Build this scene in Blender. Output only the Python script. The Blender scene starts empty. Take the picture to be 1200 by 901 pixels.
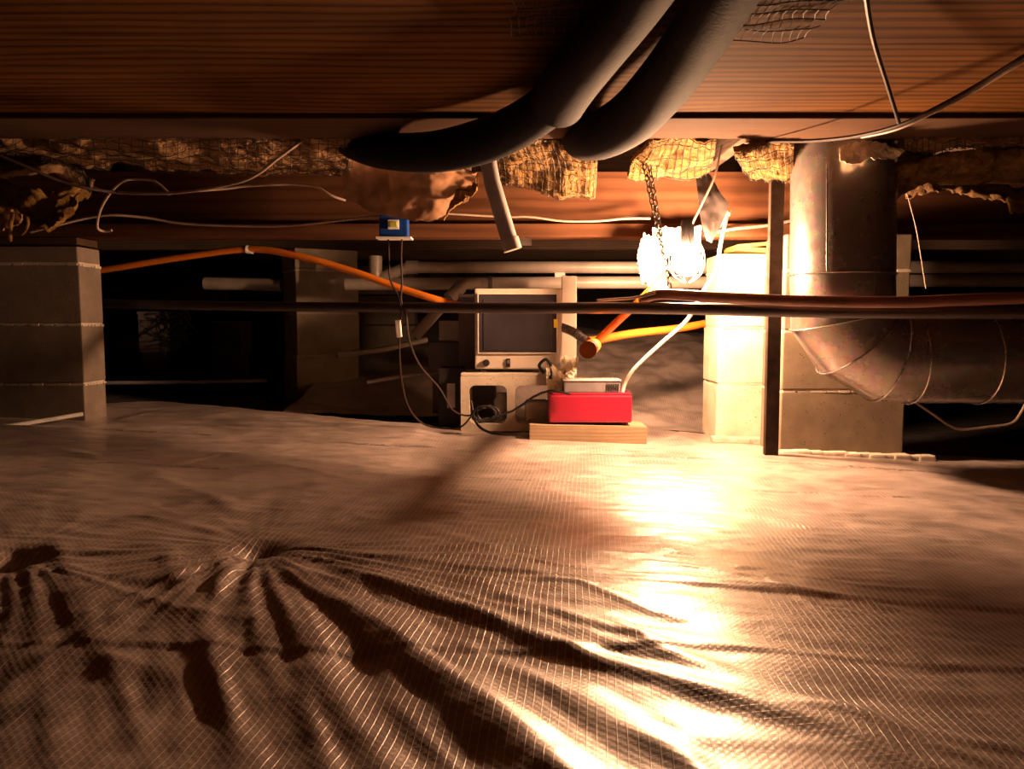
import bpy, bmesh, math, random
import numpy as np
from mathutils import Vector, Matrix, noise
R = math.radians
random.seed(7)
SC = bpy.context.scene
COL = SC.collection

# ------------------------------------------------------------------ camera
PITCH = R(4.76); F = 900.0; CAMZ = 0.45
cd = bpy.data.cameras.new('camera'); cam = bpy.data.objects.new('camera', cd); COL.objects.link(cam)
cam.location = (0, 0, CAMZ); cam.rotation_euler = (math.pi/2 - PITCH, 0, 0)
cd.sensor_width = 36; cd.lens = 27.0; cd.clip_start = 0.02
SC.camera = cam
# ------------------------------------------------------------------ world, lamp values, exposure
w = bpy.data.worlds.new('world'); SC.world = w; w.use_nodes = True
w.node_tree.nodes['Background'].inputs[0].default_value = (1.0, 0.62, 0.42, 1)
w.node_tree.nodes['Background'].inputs[1].default_value = 0.012
LAMP_COLOR = (1.0, 0.54, 0.285)
LAMP_STRENGTH = 2250.0
SC.view_settings.view_transform = 'Standard'; SC.view_settings.look = 'None'
SC.view_settings.exposure = 0.0; SC.view_settings.gamma = 1.0
SC.view_settings.use_curve_mapping = False
SC.cycles.max_bounces = 8
SC.cycles.sample_clamp_indirect = 6.0

# ------------------------------------------------------------------ helpers
CP, SP = math.cos(PITCH), math.sin(PITCH)
def ray(px, py):
    a = (px-600)/F; b = (450.5-py)/F
    return Vector((a, CP + b*SP, -SP + b*CP))
def at(px, py, Y):                       # world point at depth Y seen at that pixel of the photograph
    d = ray(px, py); return Vector((0, 0, CAMZ)) + d*(Y/d.y)
def onz(px, py, z):
    d = ray(px, py); return Vector((0, 0, CAMZ)) + d*((z-CAMZ)/d.z)

def floorz(x, y):
    x = np.asarray(x, float); y = np.asarray(y, float)
    z = 0.052 - 0.041*np.clip(x, -3, 3)
    return z
def fz(x, y): return float(floorz(x, y))

def setp(o, label=None, cat=None, group=None, kind=None):
    if label: o['label'] = label
    if cat: o['category'] = cat
    if group: o['group'] = group
    if kind: o['kind'] = kind
    return o
def empty(name, loc, label=None, cat=None, group=None, rz=0, kind=None):
    o = bpy.data.objects.new(name, None); COL.objects.link(o); o.location = loc; o.rotation_euler = (0, 0, rz)
    o.empty_display_size = 0.05
    return setp(o, label, cat, group, kind)

class MB:
    def __init__(s): s.v = []; s.f = []
    def add(s, vs, fs):
        n = len(s.v); s.v += [tuple(v) for v in vs]; s.f += [tuple(i+n for i in f) for f in fs]; return s
    def box(s, c, d, rot=None, bev=0.0):
        bm = bmesh.new(); bmesh.ops.create_cube(bm, size=1)
        for v in bm.verts: v.co = Vector((v.co.x*d[0], v.co.y*d[1], v.co.z*d[2]))
        if bev: bmesh.ops.bevel(bm, geom=list(bm.edges), offset=bev, segments=2, affect='EDGES', profile=0.6)
        M = rot if rot is not None else Matrix.Identity(3)
        c = Vector(c)
        bm.verts.index_update()
        s.add([M @ v.co + c for v in bm.verts], [[v.index for v in f.verts] for f in bm.faces]); bm.free(); return s
    def tube(s, pts, r, seg=12, cap=True, smooth=0):
        P = [Vector(p) for p in pts]
        rr = r if isinstance(r, (list, tuple)) else [r]*len(P)
        if smooth:
            P, rr = catmull(P, rr, smooth)
        n = len(P); T = []
        for i in range(n):
            t = (P[min(i+1, n-1)] - P[max(i-1, 0)])
            T.append(t.normalized() if t.length > 1e-9 else Vector((0, 0, 1)))
        up = Vector((0, 0, 1)) if abs(T[0].z) < .9 else Vector((1, 0, 0))
        a = T[0].cross(up).normalized(); vs = []
        for i in range(n):
            a = (a - T[i]*a.dot(T[i]))
            a = a.normalized() if a.length > 1e-6 else T[i].orthogonal().normalized()
            b = T[i].cross(a)
            for k in range(seg):
                th = 2*math.pi*k/seg
                vs.append(P[i] + (a*math.cos(th) + b*math.sin(th))*rr[i])
        fs = [(i*seg+k, i*seg+(k+1) % seg, (i+1)*seg+(k+1) % seg, (i+1)*seg+k) for i in range(n-1) for k in range(seg)]
        if cap:
            fs.append(tuple(range(seg))[::-1]); fs.append(tuple((n-1)*seg+k for k in range(seg)))
        return s.add(vs, fs)
    def lathe(s, prof, seg=32, M=None):            # prof (r,z) around local z
        vs = []; M = M or Matrix.Identity(4)
        for r, z in prof:
            for k in range(seg):
                th = 2*math.pi*k/seg; vs.append(M @ Vector((r*math.cos(th), r*math.sin(th), z)))
        n = len(prof)
        fs = [(i*seg+k, i*seg+(k+1) % seg, (i+1)*seg+(k+1) % seg, (i+1)*seg+k) for i in range(n-1) for k in range(seg)]
        return s.add(vs, fs)
    def build(s, name, m, parent=None, smooth=False, loc=None, **kw):
        me = bpy.data.meshes.new(name)
        vs = s.v
        me.from_pydata([tuple(v) for v in vs], [], s.f); me.update()
        if m: me.materials.append(m)
        bm = bmesh.new(); bm.from_mesh(me); bmesh.ops.recalc_face_normals(bm, faces=bm.faces); bm.to_mesh(me); bm.free()
        if smooth:
            me.polygons.foreach_set('use_smooth', [True]*len(me.polygons))
            try: me.set_sharp_from_angle(angle=R(40))
            except Exception: pass
        o = bpy.data.objects.new(name, me); COL.objects.link(o)
        if loc is not None: o.location = loc
        if parent is not None:
            o.parent = parent
        return setp(o, **kw)

def catmull(P, rr, n):
    Q = []; q = []
    for i in range(len(P)-1):
        p0 = P[max(i-1, 0)]; p1 = P[i]; p2 = P[i+1]; p3 = P[min(i+2, len(P)-1)]
        for k in range(n):
            t = k/n
            Q.append(0.5*((2*p1) + (p2-p0)*t + (2*p0-5*p1+4*p2-p3)*t*t + (3*p1-p0-3*p2+p3)*t**3))
            q.append(rr[i]*(1-t)+rr[i+1]*t)
    Q.append(P[-1]); q.append(rr[-1]); return Q, q
def rel(o, P): return [Vector(p) - o.location for p in P]

# ------------------------------------------------------------------ materials
class NT:
    def __init__(s, name):
        s.m = bpy.data.materials.new(name); s.m.use_nodes = True; s.t = s.m.node_tree; s.b = s.t.nodes['Principled BSDF']
        s.co = s.n('ShaderNodeTexCoord').outputs['Object']
    def n(s, t, **kw):
        x = s.t.nodes.new(t)
        for k, v in kw.items(): setattr(x, k, v)
        return x
    def l(s, a, b): s.t.links.new(a, b)
    def inp(s, node, key, v):
        if hasattr(v, 'is_output') or isinstance(v, bpy.types.NodeSocket): s.l(v, node.inputs[key])
        else: node.inputs[key].default_value = v
    def math(s, op, a, b=0.0, c=0.0):
        x = s.n('ShaderNodeMath', operation=op); s.inp(x, 0, a); s.inp(x, 1, b); s.inp(x, 2, c); return x.outputs[0]
    def mapping(s, scale, loc=(0, 0, 0), rot=(0, 0, 0), vec=None):
        x = s.n('ShaderNodeMapping'); x.inputs['Scale'].default_value = scale; x.inputs['Location'].default_value = loc
        x.inputs['Rotation'].default_value = rot; s.l(vec or s.co, x.inputs[0]); return x.outputs[0]
    def noise(s, scale, detail=4, rough=.55, vec=None, dist=0):
        x = s.n('ShaderNodeTexNoise'); x.inputs['Scale'].default_value = scale; x.inputs['Detail'].default_value = detail
        x.inputs['Roughness'].default_value = rough; x.inputs['Distortion'].default_value = dist
        s.l(vec or s.co, x.inputs['Vector']); return x.outputs[0]
    def ramp(s, fac, stops):
        x = s.n('ShaderNodeValToRGB'); e = x.color_ramp.elements
        while len(e) < len(stops): e.new(0.5)
        for i, (p, c) in enumerate(stops): e[i].position = p; e[i].color = (*c, 1) if len(c) == 3 else c
        s.l(fac, x.inputs[0]); return x.outputs[0]
    def mix(s, fac, a, b):
        x = s.n('ShaderNodeMix', data_type='RGBA')
        s.inp(x, 0, fac)
        for k, v in ((6, a), (7, b)):
            if isinstance(v, tuple): v = (*v, 1) if len(v) == 3 else v
            s.inp(x, k, v)
        return x.outputs[2]
    def bump(s, h, strength=.4, dist=.005):
        x = s.n('ShaderNodeBump'); x.inputs['Strength'].default_value = strength; x.inputs['Distance'].default_value = dist
        s.l(h, x.inputs['Height']); s.l(x.outputs[0], s.b.inputs['Normal']); return x
    def set(s, **kw):
        for k, v in kw.items():
            key = {'color': 'Base Color', 'rough': 'Roughness', 'metal': 'Metallic', 'coat': 'Coat Weight', 'spec': 'Specular IOR Level', 'sheen': 'Sheen Weight', 'trans': 'Transmission Weight'}[k]
            if isinstance(v, tuple): v = (*v, 1) if len(v) == 3 else v
            s.inp(s.b, key, v)
        return s

def simple(name, c, rough=.5, metal=0, var=.25, scale=20, bump=.2, bd=.002, **kw):
    t = NT(name); f = t.noise(scale, 5)
    dark = tuple(x*(1-var) for x in c); lite = tuple(min(1, x*(1+var*.6)) for x in c)
    t.set(color=t.ramp(f, [(.35, dark), (.65, lite)]), rough=rough, metal=metal, **kw)
    if bump: t.bump(t.noise(scale*4, 4), bump, bd)
    return t.m

def wood(name, dark, lite, period=.014, axis='Y', rough=.6, distort=.05, bump=.3):
    t = NT(name); sep = t.n('ShaderNodeSeparateXYZ'); t.l(t.co, sep.inputs[0])
    low = t.noise(1.0, 2, .5, vec=t.mapping((1.1, 4.0, 4.0)))
    a = sep.outputs[1] if axis == 'Y' else sep.outputs[2]
    y = t.math('ADD', a, t.math('MULTIPLY', low, distort))
    per2 = t.noise(1.0, 3, .6, vec=t.mapping((.6, 22, 22), (3, 1, 2)))
    y = t.math('ADD', y, t.math('MULTIPLY', per2, period*1.2))
    sn = t.math('SINE', t.math('MULTIPLY', y, 2*math.pi/period))
    sn = t.math('MULTIPLY_ADD', sn, .5, .5); sn = t.math('POWER', sn, 1.8)
    fine = t.noise(1.0, 5, .65, vec=t.mapping((3, 160, 160)))
    mid = t.noise(1.0, 3, .6, vec=t.mapping((.9, 9, 9), (9, 4, 1)))
    f = t.math('ADD', t.math('MULTIPLY', sn, .27), t.math('ADD', t.math('MULTIPLY', fine, .40), t.math('MULTIPLY', mid, .50)))
    c = t.ramp(f, [(.26, lite), (.85, dark)])
    stain = t.noise(3.0, 4, .6)
    c = t.mix(t.math('MULTIPLY', t.ramp(stain, [(.5, (0, 0, 0)), (.75, (1, 1, 1))]), .45), c, tuple(x*.55 for x in dark))
    t.set(color=c, rough=.85, spec=.04); t.bump(f, bump, .002); return t.m

def concrete(name, c, pits=.5):
    t = NT(name); f = t.noise(9, 6, .6); g = t.noise(140, 4, .7)
    col = t.ramp(f, [(.3, tuple(x*.68 for x in c)), (.7, tuple(x*1.12 for x in c))])
    v = t.n('ShaderNodeTexVoronoi'); v.inputs['Scale'].default_value = 85; t.l(t.co, v.inputs['Vector'])
    pit = t.ramp(v.outputs['Distance'], [(.10, (0, 0, 0)), (.22, (1, 1, 1))])
    sel = t.ramp(t.noise(22, 3), [(.52, (0, 0, 0)), (.6, (1, 1, 1))])
    pm = t.mix(sel, (1, 1, 1), pit)
    col = t.mix(pm, tuple(x*.25 for x in c), col)
    t.set(color=col, rough=.92, spec=.15)
    h = t.math('ADD', t.math('MULTIPLY', g, .5), t.math('MULTIPLY', pm, .9)); t.bump(h, .6, .003); return t.m

def sheet_mat():
    t = NT('scrim_plastic'); sep = t.n('ShaderNodeSeparateXYZ'); t.l(t.co, sep.inputs[0])
    wob = t.noise(2.2, 2)
    X = t.math('ADD', sep.outputs[0], t.math('MULTIPLY', wob, .03)); Y = t.math('ADD', sep.outputs[1], t.math('MULTIPLY', wob, .05))
    def line(c, per, wd):
        fr = t.math('FRACT', t.math('DIVIDE', c, per)); d = t.math('ABSOLUTE', t.math('SUBTRACT', fr, .5))
        mr = t.n('ShaderNodeMapRange', interpolation_type='SMOOTHSTEP'); t.l(d, mr.inputs[0])
        mr.inputs[1].default_value = wd; mr.inputs[2].default_value = wd*.25; mr.inputs[3].default_value = 0; mr.inputs[4].default_value = 1
        return mr.outputs[0]
    skew = t.math('ADD', X, t.math('MULTIPLY', Y, -.10))
    lx = line(skew, 0.0100, .09); ly = line(t.math('ADD', Y, t.math('MULTIPLY', X, .10)), 0.0100, .07)
    ln = t.math('MAXIMUM', lx, t.math('MULTIPLY', ly, .35))
    grime = t.noise(3.5, 6, .65); g2 = t.noise(14, 5, .7)
    base = t.ramp(t.math('ADD', t.math('MULTIPLY', grime, .7), t.math('MULTIPLY', g2, .3)), [(.38, (.19, .14, .125)), (.60, (.50, .39, .355))])
    col = t.mix(t.math('MULTIPLY', ln, .8), base, (.82, .70, .64))
    # faint printed rows of small marks
    row = t.math('SUBTRACT', Y, t.math('MULTIPLY_ADD', sep.outputs[0], -.06, 2.32))
    band = t.math('LESS_THAN', t.math('ABSOLUTE', row), .014)
    row2 = t.math('LESS_THAN', t.math('ABSOLUTE', t.math('SUBTRACT', sep.outputs[1], 1.86)), .007)
    band = t.math('MAXIMUM', band, row2)
    mk = t.math('GREATER_THAN', t.noise(1, 2, .5, vec=t.mapping((95, 40, 1))), .50)
    gap = t.math('GREATER_THAN', t.noise(1, 1, .5, vec=t.mapping((2.6, 1.0, 1), (4.2, 0, 0))), .44)
    pr = t.math('MULTIPLY', band, t.math('MULTIPLY', mk, gap))
    col = t.mix(t.math('MULTIPLY', pr, .8), col, (.05, .04, .05))
    t.set(color=col, rough=t.ramp(g2, [(.3, (.34,)*3), (.7, (.46,)*3)]), spec=1.0, coat=1.0, metal=.12)
    cell = t.math('MULTIPLY', t.math('SINE', t.math('MULTIPLY', skew, 2*math.pi/0.0100)), t.math('SINE', t.math('MULTIPLY', Y, 2*math.pi/0.0100)))
    h = t.math('ADD', t.math('MULTIPLY', ln, .7), t.math('MULTIPLY', cell, .30))
    h = t.math('ADD', h, t.math('MULTIPLY', t.noise(55, 4, .6), 1.5))
    t.b.inputs['Coat Roughness'].default_value = .33
    t.b.inputs['Coat IOR'].default_value = 1.7
    t.bump(h, .42, .0012)
    return t.m

def fibre(name, c, c2, scale=60):
    t = NT(name); f = t.noise(scale*.25, 6, .75, dist=1.5); g = t.noise(scale*3, 4, .8)
    t.set(color=t.ramp(f, [(.35, c2), (.62, c)]), rough=.95, spec=.08)
    t.bump(t.math('ADD', f, g), .9, .012); return t.m

M = {}
M['sheet'] = sheet_mat()
M['soil'] = simple('dark_soil', (.060, .048, .044), .95, var=.5, scale=14, bump=.8, bd=.01)
M['pine'] = wood('orange_pine', (.018, .0058, .0014), (.115, .047, .0105), .034, 'Y', distort=.10)
M['ledger'] = wood('grey_brown_wood', (.034, .018, .011), (.085, .048, .031), .011, 'Y', distort=.02)
M['beam'] = wood('red_brown_beam', (.046, .018, .009), (.105, .045, .021), .045, 'Z', distort=.10)
M['dark_wood'] = wood('dark_old_wood', (.05, .032, .024), (.11, .075, .055), .012, 'Z')
M['stake'] = simple('dark_stake_wood', (.028, .018, .013), .85, var=.4, scale=30, spec=.1)
M['board'] = wood('pale_board', (.16, .11, .07), (.28, .20, .13), .012, 'Z', distort=.02)
M['shim'] = wood('yellow_shim_wood', (.45, .28, .08), (.75, .50, .16), .012, 'Z', distort=.02)
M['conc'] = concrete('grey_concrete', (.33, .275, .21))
M['conc_dark'] = concrete('dim_concrete', (.19, .15, .12))  # albedo lowered to keep the left pier in shade
M['conc_lit'] = concrete('lamplit_concrete', (.62, .54, .42))  # lamp glare on the narrow pier put into a lighter colour
M['conc_shaded'] = concrete('shaded_concrete', (.20, .155, .11))  # weak light on the wide pier put into a darker colour
M['mortar'] = concrete('mortar', (.50, .43, .35))
M['foam'] = simple('black_foam_sleeve', (.010, .0095, .0135), .85, var=.25, scale=40, bump=.3, spec=.12)
M['galv'] = None
M['pvc'] = simple('white_pipe_plastic', (.36, .31, .27), .4, var=.18, scale=8, bump=.05)
M['pvc_grey'] = simple('grey_pipe_plastic', (.30, .27, .27), .4, var=.2, scale=12, bump=.05)
M['black'] = simple('black_plastic', (.014, .012, .013), .5, var=.2, bump=.05, spec=.25)
M['blackpipe'] = simple('black_poly_pipe', (.035, .024, .024), .42, var=.4, scale=9, bump=.1)
M['brownpipe'] = simple('brown_cable_jacket', (.15, .055, .036), .45, var=.35, scale=9, bump=.1)
M['cream'] = simple('cream_painted_metal', (.50, .43, .36), .38, var=.12, scale=9, bump=.04)
M['panel'] = simple('smoked_dark_panel', (.026, .021, .026), .32, var=.35, scale=7, bump=.04)
M['greysteel'] = simple('dark_grey_steel', (.11, .095, .10), .5, var=.2, bump=.05)
M['lightgrey'] = simple('light_grey_plastic', (.36, .32, .31), .5, var=.15, bump=.04)
M['red'] = simple('red_plastic', (.21, .0002, .016), .42, var=.06, scale=5, bump=.04)
M['orange'] = simple('orange_tube_plastic', (.55, .15, .012), .38, var=.12, scale=9, bump=.04)
M['blue'] = simple('blue_plastic', (.006, .045, .24), .4, var=.1, bump=.04)
M['white'] = simple('white_plastic', (.78, .74, .70), .45, var=.1, bump=.04)
M['wire'] = simple('pale_cable_sheath', (.30, .22, .17), .5, var=.2, bump=.04)
M['darkwire'] = simple('dark_cable_sheath', (.03, .018, .015), .6, var=.2, bump=.04, spec=.15)
M['net'] = simple('dark_netting', (.012, .009, .008), .7, var=.2, bump=0)
M['steel'] = simple('dull_chain_steel', (.06, .05, .04), .5, metal=.5, var=.3, bump=.05)
M['gold'] = simple('yellow_fibreglass', (.7, .4, .12), .9)
M['ins'] = fibre('yellow_fibreglass_wool', (.36, .21, .07), (.12, .05, .015))
M['ins_muted'] = fibre('muted_fibreglass_wool', (.42, .25, .12), (.10, .05, .025))  # browner wool tone with stronger contrast
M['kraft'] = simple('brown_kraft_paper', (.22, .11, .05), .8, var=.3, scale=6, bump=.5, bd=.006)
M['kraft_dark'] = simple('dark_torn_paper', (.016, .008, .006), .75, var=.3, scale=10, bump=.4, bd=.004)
M['foil'] = simple('crumpled_pale_paper', (.86, .78, .60), .6, var=.2, scale=18, bump=.9, bd=.01)
M['green'] = simple('small_display', (.45, .45, .06), .4, var=.1, bump=0)
M['yellow'] = simple('yellow_latch', (.75, .55, .03), .4, var=.1, bump=0)
M['tubing'] = simple('clear_tubing', (.72, .62, .55), .2, var=.1, bump=0)
M['corr'] = simple('silver_black_hose', (.16, .14, .13), .4, metal=.3, var=.6, scale=70, bump=.5)
def galv():
    t = NT('galvanised_steel'); v = t.n('ShaderNodeTexVoronoi'); v.inputs['Scale'].default_value = 55; t.l(t.co, v.inputs['Vector'])
    f = t.noise(6, 5, .65)
    c = t.mix(.25, t.ramp(f, [(.3, (.16, .13, .12)), (.7, (.30, .26, .24))]), v.outputs['Color'])
    c2 = t.mix(.75, c, (.22, .185, .17))
    t.set(color=c2, rough=t.ramp(f, [(.3, (.20,)*3), (.7, (.34,)*3)]), metal=.75)
    t.bump(t.noise(5, 3), .25, .01); return t.m
M['galv'] = galv()
def bulb_mat():
    t = NT('lamp_glass'); t.set(color=(.9, .8, .6), rough=.3)
    t.b.inputs['Emission Color'].default_value = (*LAMP_COLOR, 1); t.b.inputs['Emission Strength'].default_value = LAMP_STRENGTH; return t.m
M['bulb'] = bulb_mat()

# ================================================================== SETTING
def grid_mesh(name, X, Y, Z, m, smooth=True):
    ny, nx = X.shape
    me = bpy.data.meshes.new(name)
    co = np.stack([X, Y, Z], -1).reshape(-1, 3).astype(np.float32)
    idx = np.arange(ny*nx).reshape(ny, nx)
    q = np.stack([idx[:-1, :-1], idx[:-1, 1:], idx[1:, 1:], idx[1:, :-1]], -1).reshape(-1, 4).astype(np.int32)
    me.vertices.add(len(co)); me.vertices.foreach_set('co', co.ravel())
    me.loops.add(q.size); me.loops.foreach_set('vertex_index', q.ravel())
    me.polygons.add(len(q)); me.polygons.foreach_set('loop_start', np.arange(0, q.size, 4, dtype=np.int32))
    me.polygons.foreach_set('loop_total', np.full(len(q), 4, np.int32))
    me.update(calc_edges=True); me.validate()
    if smooth: me.polygons.foreach_set('use_smooth', np.ones(len(q), bool))
    me.materials.append(m)
    o = bpy.data.objects.new(name, me); COL.objects.link(o); return o

def vnoise(x, y, seed=0):                 # numpy value noise
    xi = np.floor(x).astype(np.int64); yi = np.floor(y).astype(np.int64); xf = x-xi; yf = y-yi
    def h(a, b):
        n = (a*374761393 + b*668265263 + seed*974711) & 0x7fffffff
        n = ((n ^ (n >> 13))*1274126177) & 0x7fffffff
        return ((n ^ (n >> 16)) & 0xffff)/65535.0
    u = xf*xf*(3-2*xf); v = yf*yf*(3-2*yf)
    return (h(xi, yi)*(1-u)+h(xi+1, yi)*u)*(1-v)+(h(xi, yi+1)*(1-u)+h(xi+1, yi+1)*u)*v
def fbm(x, y, seed=0, o=3):
    r = 0; a = .5
    for i in range(o): r = r + a*(vnoise(x*2**i, y*2**i, seed+i)*2-1); a *= .5
    return r

# soil floor
gx, gy = np.meshgrid(np.linspace(-6, 6, 160), np.linspace(-1.5, 9, 160))
def sst(v): v = np.clip(v, 0, 1); return v*v*(3-2*v)
gz = floorz(gx, gy) - .05 - .085*sst((1.45-gy)/.6)*sst((.6-gx)/.7) + .012*fbm(gx*3, gy*3, 5) + .02*fbm(gx*.8, gy*.8, 3)
floor = grid_mesh('floor', gx, gy, gz, M['soil']); floor['kind'] = 'structure'

for nm, c, d in (('wall_back', (0, 9.06, .55), (12.3, .12, 1.9)), ('wall_left', (-6.06, 3.75, .55), (.12, 10.5, 1.9)), ('wall_right', (6.06, 3.75, .55), (.12, 10.5, 1.9))):
    MB().box(c, d).build(nm, M['conc_dark'], kind='structure')
MB().box((0, 3.75, 1.165), (12.2, 10.5, .03)).build('ceiling', M['dark_wood'], kind='structure')

# ------------------------------------------------------------------ plastic sheet on the ground
P1 = onz(305, 640, .075); P2 = onz(15, 641, .10)
def edgeY(X):
    xs = [-2.8, -2.0, -1.45, -1.2, -.65, -.2, 0.0, .25, .55, 1.0, 1.35, 1.7, 2.0, 2.8]
    ys = [2.50, 2.58, 3.20, 3.12, 2.92, 2.78, 2.86, 3.0, 3.0, 2.75, 2.68, 2.58, 2.52, 2.5]
    return np.interp(X, xs, ys)
def poly_fold(X, Y, pts, h, wd, asym=0.0):
    best = np.full(X.shape, 1e9); tpar = np.zeros(X.shape); sgn = np.zeros(X.shape)
    n = len(pts)-1
    for i in range(n):
        ax, ay = pts[i]; bx, by = pts[i+1]; dx, dy = bx-ax, by-ay; L2 = dx*dx+dy*dy
        t = np.clip(((X-ax)*dx+(Y-ay)*dy)/L2, 0, 1)
        ex = X-(ax+t*dx); ey = Y-(ay+t*dy); d = np.hypot(ex, ey)
        m = d < best
        best = np.where(m, d, best); tpar = np.where(m, (i+t)/n, tpar); sgn = np.where(m, np.sign(dx*ey-dy*ex), sgn)
    w_ = wd*(1+.3*np.sin(tpar*9+h*900))
    w_ = np.where(sgn > 0, w_*(1+asym), w_)
    prof = np.exp(-(best/w_)**2)
    fade = np.clip(tpar*6, 0, 1)*np.clip((1-tpar)*6, 0, 1)
    return h*prof*fade
def W(px, py, z=.06):
    p = onz(px, py, z); return (p.x, p.y)
FOLDS = [
 ([W(315, 648), W(400, 668), W(550, 702), W(700, 752), W(850, 792), W(1000, 832), W(1130, 885), W(1250, 960)], .022, .032),
 ([W(312, 655), W(400, 695), W(470, 730), W(540, 790), W(620, 850), W(720, 920)], .022, .034),
 ([W(700, 700), W(760, 735), W(860, 775), W(960, 800), W(1100, 850), W(1250, 880)], .012, .022),
 ([W(380, 655), W(480, 672), W(600, 690), W(720, 722), W(830, 745)], .010, .016),
 ([W(310, 660), W(350, 720), W(400, 790), W(440, 850), W(500, 940)], .018, .032),
 ([W(240, 640), W(300, 720), W(360, 800), W(400, 901), W(430, 980)], .014, .030),
 ([W(190, 650), W(230, 720), W(270, 800), W(310, 901)], .015, .030),
 ([W(60, 650), W(110, 720), W(160, 800), W(200, 920)], .014, .026),
 ([W(30, 650), W(50, 740), W(60, 840), W(70, 950)], .012, .020),
 ([W(560, 640), W(650, 655), W(760, 662), W(900, 668), W(1010, 680), W(1150, 710)], .006, .010),
 ([W(620, 668), W(680, 672), W(760, 700), W(830, 715)], .006, .009),
 ([W(700, 645), W(800, 650), W(900, 662), W(960, 690), W(1060, 700)], .005, .010),
 ([W(820, 640), W(900, 655), W(1000, 665), W(1130, 668)], .004, .008),
 ([W(200, 560), W(260, 545), W(330, 555), W(420, 570)], .010, .03),
 ([W(60, 545), W(140, 560), W(230, 590), W(300, 620)], .012, .04),
 ([W(330, 625), W(420, 610), W(520, 625), W(600, 645)], .007, .02),
 ([W(900, 800), W(1000, 812), W(1100, 835), W(1250, 850)], .010, .022),
 ([W(480, 735), W(560, 790), W(640, 860), W(760, 940)], .008, .018),
 ([W(560, 745), W(680, 790), W(800, 860), W(900, 940)], .012, .024),
 ([W(270, 660), W(255, 690), W(262, 720)], .016, .022),
 ([W(150, 620), W(210, 628), W(270, 640)], .010, .018),
]
nx, nyy = 900, 760
u = np.linspace(-2.8, 2.8, nx)
v = np.linspace(0, 1, nyy)
v = v**1.25
X = np.broadcast_to(u, (nyy, nx)).copy(); E = edgeY(X)
Y = -.6 + v[:, None]*(E+.6)
near = np.clip((X+3)/.1, 0, 1)
Z = floorz(X, Y)
def radial(X, Y, P, n, amp, seed, rng, a0, a1):
    dx, dy = X-P.x, Y-P.y; r = np.hypot(dx, dy)+1e-6; th = np.arctan2(dy, dx)
    tw = th + .35*fbm(r*3+seed, th*1.5, seed, 2)
    ph = tw*n/(2*np.pi)
    ridge = 1-np.abs(2*(ph*1.0+fbm(th*4, r*0+seed, seed+4, 2) - np.floor(ph+fbm(th*4, r*0+seed, seed+4, 2)))-1)
    ridge = ridge**1.6
    prof = np.clip(r/.10, 0, 1)*np.exp(-r/rng)
    mid, hw = (a0+a1)/2, (a1-a0)/2
    da = np.abs((th-mid+np.pi) % (2*np.pi)-np.pi)
    wgt = .25+.75*np.clip((hw-da)/.4+.5, 0, 1)
    return amp*ridge*prof*wgt - .03*np.exp(-(r/.035)**2)
Z += radial(X, Y, P1, 30, .0065, 3, .55, R(-150), R(10))
Z += radial(X, Y, P2, 24, .0065, 9, .50, R(-160), R(-20))
for pts, h, wd in FOLDS: Z += poly_fold(X, Y, pts, h*.38, wd*.66, .3)
# long soft ripples, stretched; strokes that lean to the lower right in the near left part
Lm = np.clip((.3-X)/.6, 0, 1)*np.clip((1.35-Y)/.5, 0, 1)
s1 = X*.86+Y*.5
def sst(v): v = np.clip(v, 0, 1); return v*v*(3-2*v)
Z -= .055*sst((1.25-Y)/.6)*sst((.35-X)/.7)
Z += Lm*.011*fbm(s1*18, (Y*.86-X*.5)*2.2, 21, 3)
# fine creases fanning out from the first pinch
dxx, dyy = X-P1.x, Y-P1.y; rr_ = np.hypot(dxx, dyy); tt_ = np.arctan2(dyy, dxx)
Z += .0055*fbm(tt_*14, rr_*1.6, 71, 3)*np.clip(rr_/.12, 0, 1)*np.exp(-np.maximum(rr_-.3, 0)/.7)*np.clip((P1.y+.1-Y)/.2, .15, 1)
Z += .0034*fbm(X*5, Y*14+fbm(X*2, Y*2, 31)*2, 12, 3)
Z += .0030*fbm(X*14+Y*3, Y*36, 41, 3)*np.clip((Y-.5), 0, 1)
Z += .012*fbm(X*1.3, Y*1.8, 15, 2)
# overlap seams: small steps
sy1 = np.interp(X, [-3, P2.x, P1.x, .0, .6, 2.8], [1.25, P2.y, P1.y, 1.20, 1.12, 1.02])
Z += .004*(1/(1+np.exp(-(Y-sy1-.01*fbm(X*3, X*0, 8))/.0025)))
sy2 = np.interp(X, [-3, -.25, .0, .5, 1.4, 2.8], [.92, .93, .94, .915, .89, .88])
Z += .003*(1/(1+np.exp(-(Y-sy2-.012*fbm(X*4, X*0, 18))/.002)))
edge = np.clip((E-Y)/.06, 0, 1)
Z -= .035*(1-edge)**2
# keep the sheet flat where things stand on it
def flat(x0, x1, y0, y1, soft=.08):
    global Z
    m = np.clip(np.minimum(np.minimum(X-x0, x1-X), np.minimum(Y-y0, y1-Y))/soft+1, 0, 1)
    Z = Z*(1-m)+(floorz(X, Y)-.002)*m
flat(-.25, .55, 2.5, 3.1); flat(.65, 1.45, 2.5, 3.2); flat(-2, -1.4, 2.45, 2.8)
sheet = grid_mesh('plastic_sheet', X, Y, Z, M['sheet'])
setp(sheet, 'wrinkled string-reinforced plastic sheet laid over the ground in the foreground', 'plastic sheet')

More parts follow.
